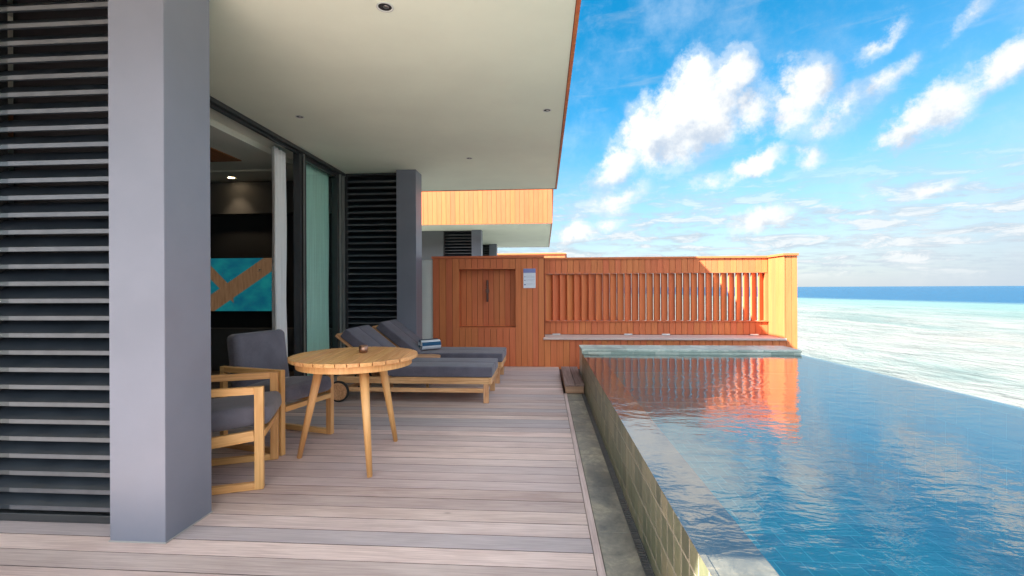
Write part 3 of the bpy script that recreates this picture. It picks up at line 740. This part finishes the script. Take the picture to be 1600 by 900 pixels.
# ================================================================== FURNITURE
def cushion(mb, cx, cy, cz, lx, ly, lz, crown=.02, n=10, M4=None, edge=.03):
    """soft block: superellipse edges and a slightly crowned top"""
    vs = []; fs = []; idx = {}
    def pt(a, b, c):
        # a,b,c in -1..1 on a cube surface
        p = Vector((a * lx / 2, b * ly / 2, c * lz / 2))
        inner = Vector((max(-lx / 2 + edge, min(lx / 2 - edge, p.x)), max(-ly / 2 + edge, min(ly / 2 - edge, p.y)), max(-lz / 2 + edge, min(lz / 2 - edge, p.z))))
        d = p - inner
        if d.length > 1e-6:
            d = d.normalized() * edge
            p = inner + d
        k = (1 - abs(a) ** 2.5) * (1 - abs(b) ** 2.5)
        p.z += crown * k * (1 if c > 0 else -.0) * (c if c > 0 else 0)
        p.x += .008 * (1 - c * c) * (1 - b * b) * a
        return (p.x + cx, p.y + cy, p.z + cz)
    def g(vals): return vals
    def lin(L):
        e = edge / (L / 2); s = [-1, -1 + e * .12, -1 + e * .35, -1 + e * .7, -1 + e]
        m = [(-1 + e) + (2 - 2 * e) * i / 7 for i in range(1, 7)]
        return s + m + [-q for q in s[::-1]]
    X, Y, Z = lin(lx), lin(ly), lin(lz)
    def vid(i, j, k):
        if (i, j, k) not in idx:
            idx[(i, j, k)] = len(vs); vs.append(pt(X[i], Y[j], Z[k]))
        return idx[(i, j, k)]
    nX, nY, nZ = len(X) - 1, len(Y) - 1, len(Z) - 1
    for i in range(nX):
        for j in range(nY):
            fs.append((vid(i, j, 0), vid(i, j + 1, 0), vid(i + 1, j + 1, 0), vid(i + 1, j, 0)))
            fs.append((vid(i, j, nZ), vid(i + 1, j, nZ), vid(i + 1, j + 1, nZ), vid(i, j + 1, nZ)))
    for i in range(nX):
        for k in range(nZ):
            fs.append((vid(i, 0, k), vid(i + 1, 0, k), vid(i + 1, 0, k + 1), vid(i, 0, k + 1)))
            fs.append((vid(i, nY, k), vid(i, nY, k + 1), vid(i + 1, nY, k + 1), vid(i + 1, nY, k)))
    for j in range(nY):
        for k in range(nZ):
            fs.append((vid(0, j, k), vid(0, j, k + 1), vid(0, j + 1, k + 1), vid(0, j + 1, k)))
            fs.append((vid(nX, j, k), vid(nX, j + 1, k), vid(nX, j + 1, k + 1), vid(nX, j, k + 1)))
    mb.add(vs, fs, 0, None, M4)

# ---- armchair, facing +x
def make_chair(label):
    c = thing('armchair', label, 'armchair', (0, 0, 0), 0, 'teak armchairs with grey cushions at the table')
    hw, fx, rx = .288, .305, -.315
    for s in (-1, 1):
        mb = MB(); y = s * hw
        mb.box(fx - .028, fx + .028, y - .022, y + .022, 0.0, .690, 2)
        mb.box(rx - .022, rx + .022, y - .022, y + .022, 0.0, .690, 2)
        mb.box(rx + .022, fx - .028, y - .0215, y + .0215, .640, .6895, 0)
        mb.box(rx + .022, fx - .028, y - .0215, y + .0215, .0005, .048, 0)
        mb.build('side_frame', 'teak', c, .004)
        mb = MB(); mb.bar((rx + .021, y, .305), (fx - .029, y, .362), .038, .07); mb.build('seat_rail', 'teak', c, .003)
    mb = MB(); mb.bar((fx + .002, -hw + .023, .365), (fx + .002, hw - .023, .365), .042, .062, (1, 0, 0)); mb.build('front_rail', 'teak', c, .004)
    for zq, hq in ((.30, .06), (.60, .03)):
        mb = MB(); mb.bar((rx, -hw + .023, zq), (rx, hw - .023, zq), .04, hq, (1, 0, 0)); mb.build('rear_rail', 'teak', c, .004)
    mb = MB(); cushion(mb, 0.035, 0, 0, .66, .528, .135, .022, edge=.045); o = mb.build('seat_cushion', 'cushion', c, smooth=True)
    o.location = (0, 0, .455); o.rotation_euler = (0, R(-5), 0)
    mb = MB(); cushion(mb, 0, 0, 0, .14, .552, .60, .0, edge=.05); o = mb.build('back_cushion', 'cushion', c, smooth=True)
    o.location = (-.222, 0, .663); o.rotation_euler = (0, R(-8), 0)
    return c
ca = make_chair('grey cushioned teak armchair half hidden behind the front grey column')
ca.location = (-2.315, 3.165, .002); ca.rotation_euler[2] = R(22)
cb = copy_tree(ca)
cb['label'] = 'grey cushioned teak armchair standing in full view left of the round table'
cb.location = (-2.36, 3.99, .002); cb.rotation_euler[2] = R(-15)

# ---- round table
tb = thing('round_table', 'round slatted teak table on three splayed legs with a small cup on it', 'table', (-1.505, 3.613, .001))
mb = MB(); Rr = .487; ns = 12; pt_ = 2 * Rr / ns
M4 = Matrix.Rotation(R(6), 4, 'Z')
for k in range(ns):
    a, b = -Rr + k * pt_ + .003, -Rr + (k + 1) * pt_ - .003
    pts = []
    xs = [a + (b - a) * i / 6 for i in range(7)]
    up = [(x, math.sqrt(max(0, Rr * Rr - x * x))) for x in xs]
    pts = up + [(x, -yy) for x, yy in up[::-1]]
    
    n_ = len(pts); vs = [(u, v_, z) for z in (.797, .825) for u, v_ in pts]
    fs = [(i, (i + 1) % n_, n_ + (i + 1) % n_, n_ + i) for i in range(n_)] + [tuple(range(n_))[::-1], tuple(range(n_, 2 * n_))]
    mb.add(vs, fs, 1, None, M4)
mb.build('tabletop', 'teak', tb, .003)
mb = MB(); mb.lathe([(.44, .745), (.44, .796), (.405, .796), (.405, .745), (.44, .745)], n=64); mb.box(-.405, .405, -.03, .03, .76, .796, 0); mb.box(-.03, .03, -.405, -.031, .76, .796, 1); mb.box(-.03, .03, .031, .405, .76, .796, 1)
mb.build('apron', 'teak', tb, .002)
for a in (184.5, -55.5, 65.0):
    c_, s_ = math.cos(R(a)), math.sin(R(a))
    mb = MB(); r0, r1 = .452, .275
    prev = None; N = 8
    P0 = Vector((r0 * c_, r0 * s_, 0)); P1 = Vector((r1 * c_, r1 * s_, .775))
    mb.tube(P0, P0.lerp(P1, .012), .0165, .0195, 24); mb.tube(P0.lerp(P1, .012), P1, .0195, .037, 24)
    mb.build('leg', 'teak', tb, smooth=False)
    for o in [q for q in tb.children if q.name.startswith('leg')]:
        for pgn in o.data.polygons: pgn.use_smooth = len(pgn.vertices) == 4

# cup
mb = MB(); mb.lathe([(.0005, .0), (.026, 0), (.033, .006), (.036, .022), (.035, .060), (.032, .060), (.031, .022), (.027, .010), (.0005, .009)], n=32)
o = mb.build('cup', 'copper', None, smooth=True); o.location = (-1.475, 3.70, .827)
tag(o, 'small dull copper cup standing on the slatted round table', 'cup')

# ---- sun loungers: head at x=0, foot at x=1.87
def make_lounger(label):
    L = thing('sun_lounger', label, 'sun lounger', (0, 0, 0), 0, 'teak sun loungers with dark mattresses by the fence')
    Wd = .72; LX = 1.86
    mb = MB()
    for y in (.0, Wd - .035):
        mb.box(.02, LX - .036, y, y + .035, .222, .297, 0)
        mb.box(.06, LX - .10, y + .004, y + .031, .122, .170, 0)
    mb.box(LX - .035, LX, 0, Wd, .222, .297, 1); mb.box(.0, .019, 0.0, Wd, .222, .297, 1)
    mb.box(LX - .099, LX - .065, .032, Wd - .032, .124, .168, 1); mb.box(.10, .14, .032, Wd - .032, .124, .168, 1)
    for k in range(14):
        x = .62 + k * .087; mb.box(x, x + .06, .036, Wd - .036, .268, .288, 1)
    mb.build('frame', 'teak_worn', L, .003)
    for y in (.0, Wd - .05):
        mb = MB(); mb.box(LX - .062 - .036, LX - .036, y + .001, y + .049, 0, .2215, 2); mb.build('leg', 'teak_worn', L, .003)
        mb = MB(); mb.box(.02, .075, y + .003, y + .047, .11, .2215, 2); mb.build('leg', 'teak_worn', L, .003)
    for y0 in (-.035, Wd + .005):
        w_ = bpy.data.objects.new('wheel', None); COL.objects.link(w_); w_.parent = L; w_.location = (.03, y0, .125)
        mb = MB(); mb.tube((0, .002, 0), (0, .028, 0), .105, .105, 32); mb.build('disc', 'teak_worn', w_, .002)
        prof = [(.106, 0), (.125, 0.004), (.125, .026), (.106, .030)]
        mb = MB(); n_ = 36; vs = []
        for i in range(n_):
            a = 2 * math.pi * i / n_
            for r_, yy in prof: vs.append((r_ * math.cos(a), yy, r_ * math.sin(a)))
        fs = [(i * 4 + j, ((i + 1) % n_) * 4 + j, ((i + 1) % n_) * 4 + (j + 1) % 4, i * 4 + (j + 1) % 4) for i in range(n_) for j in range(4)]
        mb.add(vs, fs); mb.build('tyre', 'black', w_)
    # raised backrest: hinge at x=.62, z=.30, rising 38 degrees toward the head
    A = R(38); hx, hz = .64, .300
    c_, s_ = math.cos(A), math.sin(A)
    def bp(d, n_, y): return (hx - d * c_ - n_ * s_ * -1 * -1, y, hz + d * s_ + n_ * c_ * 1)  # n_ along the upper normal
    def up(d, n_): return (hx - d * c_ + n_ * (-s_) * -1 * -1, hz + d * s_ + n_ * c_)
    br = MB()
    Mb = Matrix.Translation((hx, 0, hz)) @ Matrix.Rotation(A, 4, 'Y')
    # local frame: -x runs up the backrest, +z is its upper normal
    for y in (.037, Wd - .067):
        br.box(-.83, .0, y, y + .03, -.045, -.004, 0, None, Mb)
    br.box(-.83, -.795, .068, Wd - .068, -.04, -.006, 1, None, Mb)
    for k in range(8): br.box(-.78 + k * .095, -.72 + k * .095, .068, Wd - .068, -.022, -.004, 1, None, Mb)
    br.build('backrest_frame', 'teak_worn', L, .003)
    for y in (.10, Wd - .12):
        st = MB(); st.bar((.24, y, .245), (.34, y, .50), .02, .03, (1, 0, 0)); st.build('support_strut', 'teak_worn', L, .002)
    ms = MB(); hw = (Wd - .0) / 2
    for s in (0, 1): cushion(ms, (.655 + LX + .005) / 2, hw / 2 + s * hw + .0, .362, LX - .65, hw - .002, .122, .006, edge=.016)
    ms.build('mattress', 'mattress', L, smooth=True)
    mk = MB()
    for s in (0, 1): cushion(mk, -.385, hw / 2 + s * hw, .062, .77, hw - .002, .118, .006, M4=Mb, edge=.016)
    mk.build('back_mattress', 'mattress', L, smooth=True)
    pp = MB(); pp.box(.66, LX, .0305, Wd - .03, .3003, .3008)
    return L
l1 = make_lounger('dark mattressed sun lounger nearer the camera, just behind the round table')
l1.location = (-2.475, 5.39, .002)
l2 = copy_tree(l1); l2['label'] = 'dark mattressed sun lounger with a striped towel roll, nearer the orange fence'
l2.location = (-2.455, 6.52, .002)

# side table between the loungers
sd = thing('side_table', 'low teak side table with rounded end between the two loungers', 'side table', (-1.75, 6.31, .002))
mb = MB(); pts = []
for k in range(13):
    a = R(-90 + 15 * k); pts.append((.15 + .17 * math.cos(a), .17 * math.sin(a)))
pts += [(-.38, .17), (-.38, -.17)]
mb.prism(pts, 2, .388, .418, 0); mb.build('tabletop', 'teak_worn', sd, .004)
for x in (-.33, .17):
    for y in (-.12, .12):
        mb = MB(); mb.box(x - .018, x + .018, y - .018, y + .018, 0, .3875); mb.build('leg', 'teak_worn', sd, .003)

# towel rolled into a spiral, stripes follow its length
m, t, p = newmat('towel_stripes'); M['towel'] = m
r = t.node('ShaderNodeAttribute', attribute_name='r').outputs['Fac']
fr_ = t.math('FRACT', t.math('MULTIPLY', r, 11.)); msk = t.maprange(fr_, .48, .52)
o = coords(t); nz = t.noise(o, 260., 3., .7)
t.put(p.inputs['Base Color'], t.mix(msk, (.70, .76, .84), (.012, .09, .20))); p.inputs['Roughness'].default_value = .95; p.inputs['Sheen Weight'].default_value = .4
t.put(p.inputs['Normal'], t.bump(nz.outputs['Fac'], .7, .004))
mb = MB(); turns = 4.2; N = 130; Lt = .30
pts = []
for i in range(N + 1):
    a = 2 * math.pi * turns * i / N; rr = .012 + .080 * i / N; pts.append((rr * math.cos(a), rr * math.sin(a) * .92, rr))
arc = [0.]
for i in range(N): arc.append(arc[-1] + math.dist(pts[i][:2], pts[i + 1][:2]))
for i in range(N):
    (x0, z0, ra), (x1, z1, rb) = pts[i], pts[i + 1]
    th = .0085
    def inn(x, z): q = math.hypot(x, z); k = (q - th) / q; return x * k, z * k
    a0, b0 = inn(x0, z0); a1, b1 = inn(x1, z1)
    j0 = .004 * math.sin(i * .31); 
    vs = [(-Lt / 2 + j0, x0, z0), (-Lt / 2 + j0, x1, z1), (-Lt / 2 + j0, a1, b1), (-Lt / 2 + j0, a0, b0), (Lt / 2, x0, z0), (Lt / 2, x1, z1), (Lt / 2, a1, b1), (Lt / 2, a0, b0)]
    mb.add(vs, [(0, 1, 2, 3), (7, 6, 5, 4), (0, 4, 5, 1), (3, 2, 6, 7)], 0, arc[i] / arc[-1] * .999)
tw = mb.build('rolled_towel', 'towel', None); tw.location = (-1.70, 6.80, .424 + .092); tw.rotation_euler = (0, 0, R(38))
tag(tw, 'rolled blue and white striped towel lying on the lounger nearer the fence', 'towel')
